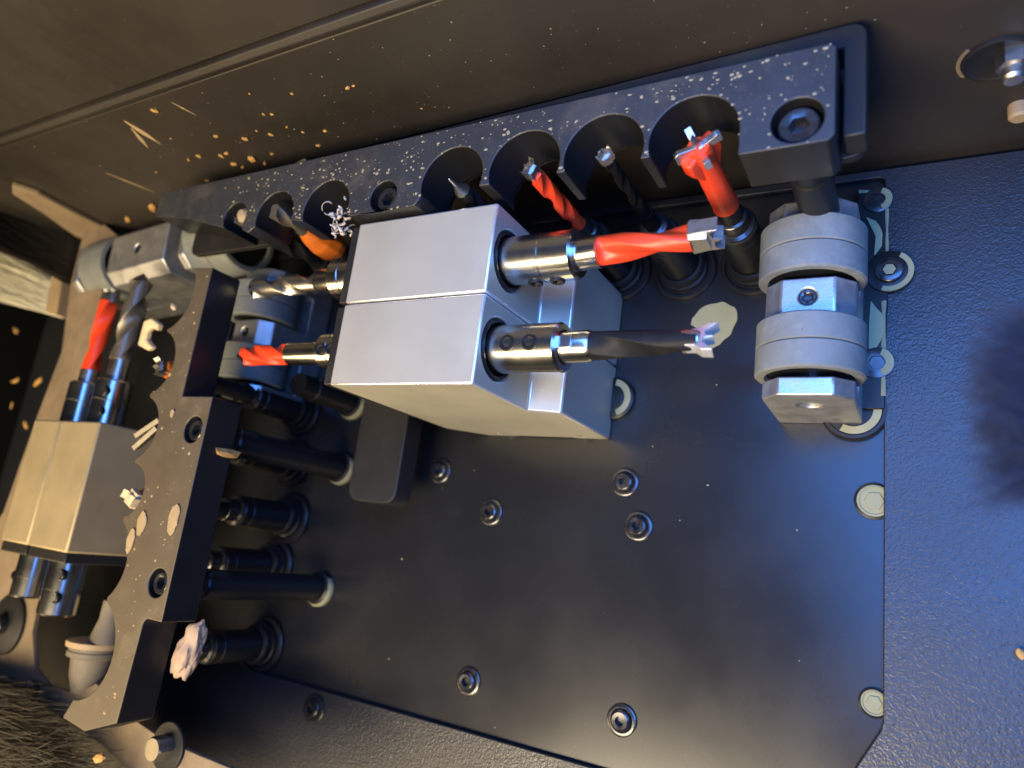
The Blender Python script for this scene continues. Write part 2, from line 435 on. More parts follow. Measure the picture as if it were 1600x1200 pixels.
o2 += [(-347, -101), (-328, -103), (-306.5, -95), (-304.5, -54)] + arc(-301.5, -53, 3, 180, 90, 4) + [(-292, -50), (-292, 54), (-315, 54)] + [(-315, 122.5)]
arb = link_bm('arm_body', prism_bm([(x + 310, y - 30) for x, y in o2], 0, 18), M['comb_arm'], arm)

ascr = [(-301, 37.5), (-301, -34)]
cut(arb, [lathe_bm([(0, 8), (6.4, 8), (6.4, 25), (0, 25)], 40, mat=T(x+310, y-30, 0)) for x, y in ascr])
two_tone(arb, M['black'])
bevel(arb, .7)
for x, y in ascr:
    link_bm('screw', xf(socket_head(5.2, 8.5, 3.0), T(x+310, y-30, 8.1)), M['screw'], arm)

# ---------------------------------------------------------------- screws in the base plate
def plate_screw(x, y, parent, z=0.0, R=5.0, wsh=7.0, hexr=2.9, mat='screw'):
    s_ = link_bm('screw', xf(button_head(R, 2.2, hexr, wsh), Matrix.Rotation(random.random(), 4, 'Z'), T(x, y, z)), M[mat], parent)
    return s_
for px, py in [(686, 735), (765, 800), (975, 753), (996, 822), (730, 1065), (970, 1126)]:
    p = at(px, py, 1.5); plate_screw(p.x, p.y, base, 0.05)
p = at(488, 1108, 5); plate_screw(p.x, p.y, sheet, 3.2, 5.4, 7.6, mat='black')
# screws caked with dust half under the sheet edge
for px, py, r in [(1366, 783, 6.6), (1366, 1098, 4.8)]:
    p = at(px, py, 0)
    link_bm('dust_filled_screw', lathe_bm([(r, 0.02), (r, .8), (r*.86, 1.1), (r*.80, .7), (r*.6, .7, 'hex'), (r*.56, 1.2, 'hex'), (0, 1.2)], 48, mat=T(p.x, p.y, 0.05)), M['dust'], base)
    link_bm('screw_rim', lathe_bm([(r*1.16, 0.02), (r*1.16, .9), (r*1.02, 1.3), (r*1.0, .1)], 48, mat=T(p.x, p.y, 0.05)), M['black'], base)

# ---------------------------------------------------------------- boring spindles and their bits
def spindle(x, y, label, ht=53.0):
    t = thing('boring_spindle', (x, y, 0), label, 'spindle', 'vertical boring spindles on the base plate')
    link_bm('flange', lathe_bm([(0, .05), (16, .05), (16, 2.2), (15.2, 3), (13.8, 3), (13.2, 2.2), (12.4, 2.2), (12, 4.6), (10.6, 5), (10, 7.5), (9.3, 8)], 40), M['black'], t)
    link_bm('seal_ring', lathe_bm([(10.8, 8.1), (11.6, 9.2), (10.8, 10.4), (9.4, 10.6), (9.4, 8.1)], 40), M['black'], t)
    link_bm('sleeve', lathe_bm([(9, 8), (9, ht-16), (8.6, ht-15.6), (8.6, ht-15), (9, ht-14.6), (9, ht - 10), (8.2, ht - 9.2)], 36), M['black'], t)
    link_bm('collar', lathe_bm([(8.2, ht-9.2), (8.4, ht-8), (6.6, ht-7.4), (6.4, ht-.6), (5.6, ht), (0, ht)], 36), M['screw'], t)
    return t
BITG = 'drill bits standing in the boring spindles'
def bit_root(x, y, z, label, group=None, rot=None):
    return thing('drill_bit', (x, y, z), label, 'drill bit', group, rot)
sp = [(-67.5, 149, 'boring spindle at the right end holding the big red hinge bit'),
      (-101.5, 149, 'bare-nosed boring spindle behind the tip of the long red bit'),
      (-135.5, 151, 'boring spindle holding the thin twisted red bit'),
      (-170.5, 150, 'boring spindle in the scallop just above the upper aluminium block'),
      (-242, 148, 'boring spindle under the tangle of curled shavings'),
      (-279, 150, 'boring spindle carrying the stubby orange bit'),
      (-307, 152, 'boring spindle at the left end of the comb bar')]
for x, y, l in sp: spindle(x, y, l)
asp = [(-352, 72, 'boring spindle in the upper scallop of the comb arm behind the roller pair'),
       (-352, 38, 'boring spindle beside the winged steel bit in the comb arm'),
       (-344, 3, 'boring spindle seen right of the comb arm between its two standoff posts'),
       (-350, -27, 'boring spindle beside the lower set screws of the dusty blocks'),
       (-345, -73, 'lowest boring spindle seen right of the comb arm below the pale fluff')]
for x, y, l in asp: spindle(x, y, l)

# big red hinge bit
t = bit_root(-67.5, 149, 53, 'big red hinge-boring bit with winged steel cutters in the rightmost scallop')
link_bm('shank', lathe_bm([(5.2, 0), (5.2, 9), (0, 9)], 32), M['black'], t)
link_bm('body', lathe_bm([(4.9, 9.05), (5.4, 9.4), (5.2, 11), (5.0, 34), (4.6, 40), (4.4, 46), (4.8, 52), (4.0, 54), (0, 54)], 36), M['red'], t)
for k in range(2):
    bm = prism_bm([(0, 36), (4.6, 38), (8.0, 46), (8.0, 52.4), (0, 53.6)], -2.6, 2.6, Matrix.Rotation(PI/2, 4, 'X'))
    link_bm('lobe', xf(bm, Matrix.Rotation(math.radians(52 + 180 * k), 4, 'Z')), M['red'], t, bevel=1.0)
for k in range(2):
    a = math.radians(28 + 180 * k)
    bm = prism_bm([(0, 0), (8.8, 0), (8.8, 4.4), (7.2, 5.2), (1.5, 3.4), (0, 3.4)], -1.1, 1.1, Matrix.Rotation(PI/2, 4, 'X'))
    link_bm('cutter_blade', xf(bm, Matrix.Rotation(.15, 4, 'X'), Matrix.Rotation(a, 4, 'Z'), T(0, 0, 51.3)), M['carbide'], t, bevel=.15)
    a += PI / 2
    bm = prism_bm([(3.4, 0), (8.3, 0), (8.6, 5.4), (6.0, 4.2), (3.4, 1.4)], -1.3, 1.3, Matrix.Rotation(PI/2, 4, 'X'))
    link_bm('spur', xf(bm, Matrix.Rotation(a, 4, 'Z'), T(0, 0, 50)), M['carbide'], t, bevel=.15)
link_bm('centre_point', lathe_bm([(1.6, 53), (1.5, 58.5), (0, 62)], 4), M['carbide'], t)
# tiny silver tip in second scallop
t = bit_root(-101.5, 149, 53, 'black drill bit showing only its four-pointed silver tip in the dark scallop')
link_bm('shank', lathe_bm([(3.6, 0), (3.6, 12), (0, 12)], 24), M['void'], t)  # shaft coloured near-black to sink into the scallop's shade
link_bm('body', xf(fluted_bm(2.6, 44, 1.4, .35), T(0, 0, 12)), M['void'], t)
link_bm('tip', xf(spur_tip_bm(3.0, 5.2, .7), T(0, 0, 56)), M['carbide'], t)
link_bm('cross_blade', xf(spur_tip_bm(2.7, 3.6, .7 + PI/2), T(0, 0, 56)), M['carbide'], t)
# thin twisted red
t = bit_root(-135.5, 151, 53, 'thin twisted red drill bit leaning up into the third scallop')
link_bm('shank', lathe_bm([(5, 0), (5, 4), (3.6, 6), (0, 6)], 28), M['black'], t)
link_bm('body', xf(fluted_bm(3.5, 46, 1.1, .42), T(0, 0, 6)), M['red'], t)
link_bm('tip', xf(spur_tip_bm(3.4, 7, 1.1), T(0, 0, 51.8)), M['carbide'], t)
# black pointed
t = bit_root(-172, 150, 53, 'black drill bit with a bright needle point above the upper aluminium block')
link_bm('shank', lathe_bm([(5, 0), (5, 10), (0, 10)], 28), M['black'], t)
link_bm('body', xf(fluted_bm(4.2, 40, 1.2, .35, end_taper=.1), T(0, 0, 10)), M['bitblack'], t)
link_bm('tip', lathe_bm([(3.6, 50), (1.2, 55), (.5, 60), (0, 61)], 12), M['carbide'], t)
# stubby orange
t = bit_root(-279, 150, 53, 'stubby orange drill bit with dusty silver tip beside the curled shavings')
link_bm('shank', lathe_bm([(5.4, 0), (5.4, 12), (0, 12)], 28), M['black'], t)
link_bm('body', lathe_bm([(5.2, 12), (7.6, 15), (8.6, 19), (8.4, 27), (6.6, 34), (3.6, 40), (0, 41)], 10), M['orange'], t, smooth=False, bevel=.8)
link_bm('tip', xf(fluted_bm(3.8, 22, .5, .4), T(0, 0, 38)), M['bitgrey'], t)
t = bit_root(-307, 152, 53, 'black drill bit with dust-caked tip at the far left of the comb bar')
link_bm('body', fluted_bm(5.2, 50, 1.0, .35), M['bitblack'], t)
link_bm('tip', xf(spur_tip_bm(4.4, 8, .3), T(0, 0, 50)), M['bitgrey'], t)
link_bm('caked_dust', xf(lathe_bm([(0, 0), (3.5, 1), (4.2, 3), (2.4, 5), (0, 5.4)], 9), T(1, 1, 54)), M['dustbrown'], t)
# arm bits
t = bit_root(-346, 71, 53, 'short orange bit with ragged silver tip in the upper scallop of the comb arm')
link_bm('shank', lathe_bm([(5, 0), (5, 44), (0, 44)], 20), M['blackmatt'], t)
link_bm('body', lathe_bm([(5, 44.1), (5.6, 47), (4.4, 54), (0, 56)], 14), M['orange'], t, smooth=False)
link_bm('tip', xf(spur_tip_bm(4.4, 6, 1.9), T(0, 0, 53)), M['carbide'], t)
t = bit_root(-352, 39.5, 53, 'dark drill bit with two flat steel wings over the dusty aluminium block')
link_bm('body', lathe_bm([(5, 0), (5, 46), (0, 48)], 24), M['bitblack'], t)
for k in range(2):
    bm = box_bm(-9.5, 9.5, -1.3, 1.3, 0, 5)
    link_bm('wing', xf(bm, Matrix.Rotation(.5, 4, 'X'), Matrix.Rotation(.5 + .15 * k, 4, 'Z'), T(1.5, 1 - 5.5 * k, 49)), M['bitgrey'], t, bevel=.2)
t = bit_root(-343, 2, 53, 'red bit with a white tip peeking past the middle scallop of the comb arm')
link_bm('shank', lathe_bm([(5, 0), (5, 41), (0, 41)], 20), M['blackmatt'], t)
link_bm('body', xf(lathe_bm([(5, 41.1), (6.4, 44), (6, 50), (3, 54), (0, 55)], 20)), M['red'], t)
link_bm('tip', xf(spur_tip_bm(5.2, 6, 2.7), T(-1, 0, 52)), M['chippale'], t)
t = bit_root(-350, -28, 53, 'dull grey bit behind the comb arm beside the lower set screws')
link_bm('body', lathe_bm([(5, 0), (5, 20), (4, 20), (4, 38), (0, 38)], 20), M['bitgrey'], t)
link_bm('tip', xf(spur_tip_bm(5, 5, .3), T(0, 0, 37.5)), M['carbide'], t)

# ---------------------------------------------------------------- standoff posts carrying the comb
def post(x, y, label, ring=True, top=95.7):
    t = thing('standoff_post', (x, y, 0), label, 'post', 'black standoff posts carrying the comb')
    link_bm('shaft', lathe_bm([(0, .05), (9.5, .05), (9.5, 3), (7.4, 4), (7.4, top - 11.7), (6.6, top - 10.7), (6.6, top), (0, top)], 36), M['black'], t)
    b = link_bm('wrench_flat', box_bm(-6, 6, -1, 7.5, top - 22.7, top - 11.2), M['guard'], t, bevel=1.2)
    if ring:
        bm = bmesh.new(); n = 22; prev = None
        for i in range(n + 1):
            a = math.radians(-150 + 190 * i / n)
            wd = 1.4 * math.sin(PI * min(1, max(0.05, i / n))) ** .5 * (.8 + .4 * noise.noise((i*.7, x, y)))
            r = 9.8
            q = [(r - wd*.3, .3), (r + wd, .3), (r + wd, 2.4), (r - wd*.3, 3.9)]
            ring_ = [bm.verts.new((rr * math.cos(a), rr * math.sin(a), zz)) for rr, zz in q]
            if prev:
                for k in range(4): bm.faces.new((prev[k], prev[(k+1) % 4], ring_[(k+1) % 4], ring_[k]))
            else: bm.faces.new(ring_)
            prev = ring_
        bm.faces.new(prev)
        link_bm('dust_ring', bm, M['dust'], t)
    return t
post(-309, 37, 'standoff post with beige dust ring right of the comb arm beside its upper screw')
post(-309, -35, 'standoff post with dust ring at the lower screw of the comb arm')
post(-309, 78, 'standoff post with dust ring close behind the left corner of the lower aluminium block', top=48)
post(-33, 148, 'short dark standoff post under the right end of the comb bar', ring=False, top=91.3)
post(-207, 149, 'standoff post under the comb bar hidden behind the upper aluminium block', ring=False, top=91.3)

# ---------------------------------------------------------------- aluminium drill blocks
XZ = Matrix(((1, 0, 0, 0), (0, 0, -1, 0), (0, 1, 0, 0), (0, 0, 0, 1)))       # outline (x, z) -> extruded along -y
def set_screw(p, parent, axis, R=3.0):
    bm = lathe_bm([(R, -2), (R, .35), (R-.35, .7), (R*.66, .7), (R*.58, .3, 'hex'), (R*.58, -1.4, 'hex'), (0, -1.5)], 36)
    return link_bm('set_screw', xf(bm, AX[axis], T(*p)), M['black'], parent)
def chuck(parent, p, axis, R, L, r2, L2, groove=True, mat='steel'):
    """steel drill chuck along axis from p: body R x L, then nose r2 x L2"""
    pr_ = [(0, -14), (R*.97, -14), (R*.97, 0), (R, .3)]
    if groove: pr_ += [(R, L*.52), (R-.35, L*.52+.3), (R-.35, L*.52+.7), (R, L*.52+1.0)]
    pr_ += [(R, L-1.0), (R-.8, L)]
    if L2 > 0: pr_ += [(r2 + .4, L), (r2, L+.4), (r2, L + L2), (0, L + L2)]
    else: pr_ += [(r2, L), (r2, L - 2), (0, L - 2)]
    return link_bm('drill_chuck', xf(lathe_bm(pr_, 56), AX[axis], T(*p)), M[mat], parent)
BX0, BX1, BXR, BZ = -224.0, -149.0, -134.0, 108.0
AZ = 92.5
def main_block(y0, y1, label):
    yc = (y0 + y1) / 2
    t = thing('drill_block', (-186, yc, 0), label, 'drill block', 'aluminium drill blocks in the middle')
    ol = [(BX0, 16), (BX0, BZ), (BX1, BZ), (BX1, 62.5), (BXR, 58.5), (BXR, 0.2), (-152, 0.2), (-155, 1.8), (-184, 1.8), (-187, .2), (-206, .2)]
    bm = prism_bm([(x + 186, z) for x, z in ol], -(y1 - yc) + .12, (yc - y0) - .12, XZ)
    h = link_bm('housing', bm, M['anod'], t)
    cyl = lathe_bm([(0, -16), (13.0, -16), (13.0, 10), (0, 10)], 48, mat=T(BX1 + 186, 0, AZ) @ AX['x'])
    pin = [lathe_bm([(0, -2), (2.2, -2), (2.2, 4), (0, 4)], 20, mat=T(x + 186, -(yc - y0), 7) @ AX['-y']) for x in (-148, -193)]
    cut(h, [cyl] + pin)
    bevel(h, 1.1, 2, M['anodedge'], angle=24)
    link_bm('bore_ring', xf(lathe_bm([(12.9, -3), (12.9, -.2), (12.2, .5), (11.2, .2), (10.6, -6), (12.9, -6)], 48), AX['x'], T(BX1 + 186, 0, AZ)), M['black'], t)
    link_bm('end_cap', box_bm(-5, -.15, -(yc-y0) + .8, (y1-yc) - .8, 40, BZ - 1.2, T(BX0 + 186, 0, 0)), M['guard'], t, bevel=.6)
    link_bm('dowel_pin', lathe_bm([(0, 0), (2.0, 0), (2.0, 1.7), (0, 1.7)], 20, mat=T(-148 + 186, -(yc - y0) + 1.9, 7) @ AX['-y']), M['dust'], t)
    link_bm('dowel_pin', lathe_bm([(0, 0), (2.0, 0), (2.0, 1.7), (0, 1.7)], 20, mat=T(-193 + 186, -(yc - y0) + 1.9, 7) @ AX['-y']), M['dust'], t)
    return t, yc
bu, yu = main_block(99, 138.5, 'upper aluminium drill block of the middle pair, holding the red bit')
bl, yl = main_block(60.5, 98.6, 'lower aluminium drill block of the middle pair, holding the black bit')
c = chuck(bu, (BX1 + 186 + 1, 0, AZ), 'x', 10.2, 31, 7.0, 0.0)
for xx in (12, 22): set_screw((BX1 + 187 + xx, -10.4, AZ - 1.0), c, '-y', 3.2)
c = chuck(bl, (BX1 + 186 + 1, 0, AZ), 'x', 10.0, 29, 7.0, 0.0, groove=False)
for xx in (8.5, 18.5): set_screw((BX1 + 187 + xx, -.5, AZ + 9.6), c, 'z', 3.3)
c = chuck(bu, (BX0 + 186 - 5, 0, AZ), '-x', 10.6, 17, 7.0, 0.0)
c = chuck(bl, (BX0 + 186 - 5, 2, AZ), '-x', 8.6, 17, 6.0, 0.0)
for xx in (5, 12): set_screw((BX0 + 181 - xx, 0.5, AZ + 8.2), c, 'z', 3.0)
for t_, y_ in ((bu, -17), (bl, 16)):
    link_bm('cap_screw', xf(lathe_bm([(0, 0), (4.2, 0), (4.2, 4), (3.6, 4.6), (2, 4.6), (1.8, 2, 'hex'), (0, 2)], 36), AX['-x'], T(BX0 + 186 - 5, y_, AZ - 4)), M['steelx'], t_)

# bits in the middle blocks (their roots turn so that +z of the bit runs along the chuck)
RX = (0, PI/2, 0); RXN = (0, -PI/2, 0)
t = bit_root(-119, yu, AZ, 'long bright red drill bit with silver tip reaching right from the upper block', rot=(0, PI/2 - .02, .035))
link_bm('shank', lathe_bm([(0, -10), (6.8, -10), (6.8, 11.2), (0, 11.2)], 40), M['steel'], t)
link_bm('body', xf(fluted_bm(5.9, 37, .38, .46, lead=.05, width=1.55, power=1.0, end_taper=.06), Matrix.Rotation(math.radians(27), 4, 'Z'), T(0, 0, 11)), M['red'], t)
link_bm('tip', xf(spur_tip_bm(5.9, 11, -.15, .5), T(0, 0, 47.5)), M['carbide'], t, bevel=.15)
t = bit_root(-121, yl, AZ, 'long black drill bit with flared silver tip reaching right from the lower block', rot=(0, PI/2, .015))
link_bm('shank', lathe_bm([(0, -10), (6.3, -10), (6.3, 12.5), (5.7, 14), (0, 14)], 40), M['steel'], t)
link_bm('shank_flat', box_bm(-7.0, -6.0, -2.6, 2.6, .3, 8), M['steelx'], t, bevel=.3)
link_bm('body', xf(fluted_bm(5.6, 41, .35, .34, lead=.3, end_taper=.20), T(0, 0, 13.5)), M['bitblack'], t)
link_bm('tip', xf(flared_tip_bm(7.0, 10, PI/2 - .55, .30), T(0, 0, 50.5)), M['anodedge'], t, bevel=.25)
link_bm('tip_root', lathe_bm([(4.3, 49), (4.5, 51), (3.4, 55), (0, 56)], 24), M['carbide'], t)
t = bit_root(-246, yu, AZ - .5, 'plain steel twist drill pointing left out of the upper block', rot=RXN)
link_bm('shank', lathe_bm([(0, -6), (6.2, -6), (6.2, 12), (5.4, 14), (0, 14)], 32), M['steel'], t)
link_bm('body', xf(fluted_bm(5.4, 47, .9, .42), T(0, 0, 13)), M['steelx'], t)
link_bm('tip', xf(lathe_bm([(5.2, 0), (3.6, 3), (0, 6)], 6), T(0, 0, 60)), M['carbide'], t, smooth=False)
t = bit_root(-246, yl + 1.5, AZ, 'short bright red drill bit pointing left out of the lower block', rot=RXN)
link_bm('shank', lathe_bm([(0, -6), (5.8, -6), (5.8, 23), (0, 23)], 32), M['steel'], t)
link_bm('body', xf(fluted_bm(5.3, 33, .55, .35, flutes=3, lead=.08), T(0, 0, 22)), M['red'], t)
link_bm('tip', xf(lathe_bm([(4.4, 0), (2.6, 4), (.6, 8), (0, 9)], 8), T(0, 0, 55)), M['bitblack'], t, smooth=False)

# left pair of dusty blocks
def left_block(x0, x1, label, mat):
    xc = (x0 + x1) / 2
    t = thing('drill_block', (xc, 5.5, 0), label, 'drill block', 'dusty aluminium drill blocks at the left')
    h = link_bm('housing', box_bm(x0 - xc + .1, x1 - xc - .1, -35.5, 35.3, 42, BZ), M[mat], t, bevel=1.1, edge_mat=M['anodedge'] if mat == 'anod' else M['anoddirty_warm'])
    link_bm('end_cap', box_bm(x0 - xc + 1, x1 - xc - 1, -41, -35.7, 40, BZ - 1), M['guard'], t, bevel=.6)
    return t
la = left_block(-457, -428.2, 'dusty warm-lit drill block on the outer left', 'anoddirty_warm')
lb = left_block(-427.8, -389, 'dusty drill block beside the comb arm with clean grey right side', 'anoddirty_warm')
def lchuck(parent, px, py, sgn, R, L, cxw, two=True):
    c = chuck(parent, (cxw, 35.5 * sgn if sgn > 0 else -41, AZ), 'y' if sgn > 0 else '-y', R, L, R*.6, 0)
    return c
c = lchuck(la, 0, 0, 1, 9.0, 26, 2)
for yy in (7, 18): set_screw((2 - 8.2, 36 + yy, AZ + 2), c, '-x', 2.9)
c = lchuck(lb, 0, 0, 1, 10.0, 27, -3)
for yy in (7, 19): set_screw((-3 + 5.0, 36 + yy, AZ + 8.0), c, 'z', 3.2)
c = lchuck(la, 0, 0, -1, 9.2, 24, 0)
set_screw((-7, -41 - 13, AZ + 5), c, '-x', 3.2)
c = lchuck(lb, 0, 0, -1, 10.2, 29, -1)
for yy in (7, 19): set_screw((-1 + 6.5, -41 - yy, AZ + 7.2), c, 'z', 3.2)
RY = (-PI/2, 0, 0)
t = bit_root(-440.5, 67, AZ, 'red drill bit pointing up beside the dust-coated sheet at the left', rot=RY)
link_bm('shank', lathe_bm([(0, -6), (5.4, -6), (5.4, 8), (0, 8)], 28), M['steelx'], t)
link_bm('body', xf(fluted_bm(5.2, 46, .55, .4), T(0, 0, 7)), M['red'], t)
link_bm('tip', xf(spur_tip_bm(5, 9, .3), T(0, 0, 52.5)), M['carbide'], t)
t = bit_root(-411.5, 68, AZ, 'dull steel twist drill pointing up to the blurred roller bracket', rot=RY)
link_bm('shank', lathe_bm([(0, -6), (5.6, -6), (5.6, 14), (0, 14)], 28), M['steelx'], t)
link_bm('body', xf(fluted_bm(6.4, 50, .8, .42), T(0, 0, 13)), M['bitgrey'], t)
link_bm('tip', xf(lathe_bm([(6, 0), (3, 3.5), (0, 6)], 6), T(0, 0, 63)), M['bitgrey'], t, smooth=False)

# ---------------------------------------------------------------- roller pressure shoes
YZ = Matrix(((0, 0, 1, 0), (1, 0, 0, 0), (0, 1, 0, 0), (0, 0, 0, 1)))        # outline (y, z) -> extruded along x
def roller_shoe(name, loc, label, arms, rollers, rot=None, R=20.5, rz=40, half=17.0, top=51.0, floor=17.0, group=None):
    """E-shaped cast body open towards the viewer, two wheels of two rubber rings each"""
    t = thing(name, loc, label, 'roller shoe', group, rot)
    ol = [(arms[0][0], 0.2)]
    for i, (a, b) in enumerate(arms):
        ol += [(a, floor)] if i else []
        ol += [(a, top), (b, top)]
        if i < len(arms) - 1: ol += [(b, floor)]
    ol += [(arms[-1][1], .2)]
    h = link_bm('body', prism_bm(ol, -half, half, YZ), M['cast'], t)
    cy = []
    y0, y1 = arms[0][0] - 5, arms[-1][1] + 5
    ch = 7.5
    for s_ in (-1, 1):       # chamfer the front corners
        tri = [(s_*(half - ch), top + .01 + 1), (s_*(half + 3), top + 1), (s_*(half + 3), top - ch - 3.5), (s_*half, top - ch)]
        tri = [(s_*(half - ch), top + .5), (s_*(half + 4), top + .5), (s_*(half + 4), top - ch - 4), (s_*(half + .01), top - ch)]
        cy.append(prism_bm(tri, -y1, -y0, Matrix(((1, 0, 0, 0), (0, 0, -1, 0), (0, 1, 0, 0), (0, 0, 0, 1)))))
    cy.append(lathe_bm([(0, -3), (5, -3), (5, 3), (0, 3)], 32, mat=T(0, arms[0][0], rz - 6) @ AX['y']))
    m_ = arms[1]
    cy.append(lathe_bm([(0, -5), (3.4, -5), (3.4, 3), (0, 3)], 32, mat=T(0, (m_[0] + m_[1]) / 2, top)))
    cut(h, cy)
    bevel(h, .7, 2)
    link_bm('axle', lathe_bm([(0, 0), (4.8, 0), (4.8, arms[-1][1] - arms[0][0] - 3), (0, arms[-1][1] - arms[0][0] - 3)], 28, mat=T(0, arms[0][0] + 1.6, rz - 6) @ AX['y']), M['cast'], t)
    link_bm('set_screw', lathe_bm([(3.3, -4.4), (3.3, -1), (2.9, -.6), (2.1, -.6), (1.8, -1, 'hex'), (1.8, -3, 'hex'), (0, -3.1)], 36, mat=T(0, (m_[0] + m_[1]) / 2, top)), M['screw'], t)
    for a, b in rollers:
        mid = (a + b) / 2
        hub = link_bm('hub', lathe_bm([(0, a + 1.2), (R - 5.5, a + 1.2), (R - 4.6, a + 2.4), (R - 4.6, b - 2.4), (R - 5.5, b - 1.2), (0, b - 1.2)], 40, mat=T(0, 0, rz) @ AX['y']), M['black'], t)
        for u, v in ((a, mid - .15), (mid + .15, b)):
            link_bm('rubber_ring', lathe_bm([(R - 4.5, u + 1.6), (R - 3.6, u), (R - .8, u), (R, u + .8), (R, v - .5), (R - .5, v), (R - 4.5, v), (R - 4.5, u + 1.6)] if u == a else
                                            [(R - 4.5, u), (R - .5, u), (R, u + .5), (R, v - .8), (R - .8, v), (R - 3.6, v), (R - 4.5, v - 1.6), (R - 4.5, u)], 64, mat=T(0, 0, rz) @ AX['y']), M['roller'], t)
    return t
ARMS = [(-40, -32.5), (-8, 8), (33, 42)]
ROLL = [(-31, -8.7), (9, 32)]
GR = 'grey roller pressure shoes'
roller_shoe('roller_shoe', (-36.5, 111, 0), 'grey twin-roller shoe in blue light under the right end of the comb bar', ARMS, ROLL, group=GR)
roller_shoe('roller_shoe', (-361, 111, 0), 'grey twin-roller shoe between the comb arm and the aluminium blocks', ARMS, ROLL, group=GR)
roller_shoe('roller_shoe', (-442, 164, 18), 'blurred roller shoe lying sideways against the wall above the left blocks', [(-76, -70), (-36, 24), (38, 44)], [(-66, -40), (45, 78)], rot=(0, 0, -PI/2 + .08), half=20, top=62, rz=44, R=22.5, group=GR)

# black bracket below the blocks
t = thing('bracket', (-255, 38, 20), 'flat black bracket with rounded lower corners below the aluminium blocks', 'bracket')
link_bm('flange', prism_bm(round_poly([(-15, -22), (18, -22), (18, 40), (-15, 40)], 8), 0, 14), M['blackmatt'], t, bevel=.8)
link_bm('foot', box_bm(-19, 17, 30, 40, -19.8, -.1), M['black'], t)

# ---------------------------------------------------------------- beige patch, dust marks and hardware beside the right shoe
def blob_poly(pts, jitter=.4, sub=4):
    out = []
    for i in range(len(pts)):
        a, b = Vector(pts[i]), Vector(pts[(i + 1) % len(pts)])
        for k in range(sub):
            q = a.lerp(b, k / sub)
            out.append((q.x + random.uniform(-jitter, jitter), q.y + random.uniform(-jitter, jitter)))
    return out
def px_poly(pix, z): return [(at(x, y, z).x, at(x, y, z).y) for x, y in pix]
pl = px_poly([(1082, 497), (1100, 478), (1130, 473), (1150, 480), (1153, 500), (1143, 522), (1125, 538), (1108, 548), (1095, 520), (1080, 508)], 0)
dp = link_bm('beige_patch', prism_bm(round_poly(blob_poly(pl, .5, 3), 1.2, 2), 0.05, 0.6), M['dust'])  # flat beige patch, shares the dust material
tag(dp, 'pale beige patch on the black plate behind the black bit tip', 'dust patch')
t = thing('hinge_plate', at(1368, 400, 3.3), 'narrow black flange plate outlined in beige dust right of the grey rollers', 'plate')
o_ = at(1368, 400, 3.3)
pp = px_poly([(1340, 297), (1389, 296), (1388, 462), (1383, 560), (1382, 640), (1345, 640), (1345, 400)], 3.3)
link_bm('flange', prism_bm([(x - o_.x, y - o_.y) for x, y in pp], 0.05, 1.6), M['black'], t, bevel=.3)
def rim(poly, wd, z0, z1, parent, name='dust_line'):
    """a raised line of dust along an open path"""
    bm = bmesh.new(); prev = None
    for i, p in enumerate(poly):
        p = Vector(p); a = Vector(poly[max(0, i-1)]); b = Vector(poly[min(len(poly)-1, i+1)])
        d = (b - a).normalized(); nrm = Vector((-d.y, d.x)); wv = wd * random.uniform(.6, 1.3)
        q = [bm.verts.new((p.x + nrm.x*wv, p.y + nrm.y*wv, z0)), bm.verts.new((p.x, p.y, z1)), bm.verts.new((p.x - nrm.x*wv, p.y - nrm.y*wv, z0))]
        if prev:
            bm.faces.new((prev[0], prev[1], q[1], q[0])); bm.faces.new((prev[1], prev[2], q[2], q[1]))
        prev = q
    return link_bm(name, bm, M['dust'], parent)
def loc_px(pix, z, n=8):
    out = []
    for (x0, y0), (x1, y1) in zip(pix, pix[1:]):
        for k in range(n):
            a = at(x0 + (x1-x0)*k/n, y0 + (y1-y0)*k/n, z); out.append((a.x - o_.x, a.y - o_.y))
    return out
rim(loc_px([(1342, 299), (1386, 298), (1386, 460)], 5), .7, 1.62, 2.0, t)
rim(loc_px([(1381, 470), (1380, 640)], 5), .9, 1.62, 2.1, t)
for px, py, r in [(1372, 313, 5.0), (1370, 567, 5.6)]:
    p = at(px, py, 5) - o_
    link_bm('screw', lathe_bm([(r*1.2, 1.62), (r*1.2, 2.4), (r, 2.7), (r*.6, 2.7, 'hex'), (r*.55, 2.2, 'hex'), (0, 2.2)], 36, mat=T(p.x, p.y, 0)), M['screw'], t)
    link_bm('dust_fill', prism_bm(arc(0, 0, r*1.16, -70, 70, 10) + arc(0, 0, r*.62, 70, -70, 10), 2.75, 3.0, T(p.x, p.y, 0)), M['dust'], t)
p = at(1390, 425, 5) - o_
link_bm('washer', lathe_bm([(9.6, 1.62), (9.6, 2.6), (9, 3), (4, 3)], 40, mat=T(p.x, p.y, 0)), M['black'], t)
link_bm('screw', lathe_bm([(5.6, 3.0), (5.6, 5.2), (5, 5.6), (3, 5.6), (2.7, 4.8, 'hex'), (2.7, 4.0, 'hex'), (0, 4.0)], 36, mat=T(p.x, p.y, 0)), M['screw'], t)
link_bm('dust_fill', lathe_bm([(2.6, 5.0, 'hex'), (0, 5.2)], 36, mat=T(p.x, p.y, 0)), M['dust'], t)
link_bm('dust_ring', prism_bm(arc(0, 0, 9.4, -110, 60, 16) + arc(0, 0, 7.2, 60, -110, 16), 3.05, 3.3, T(p.x, p.y, 0)), M['dust'], t)
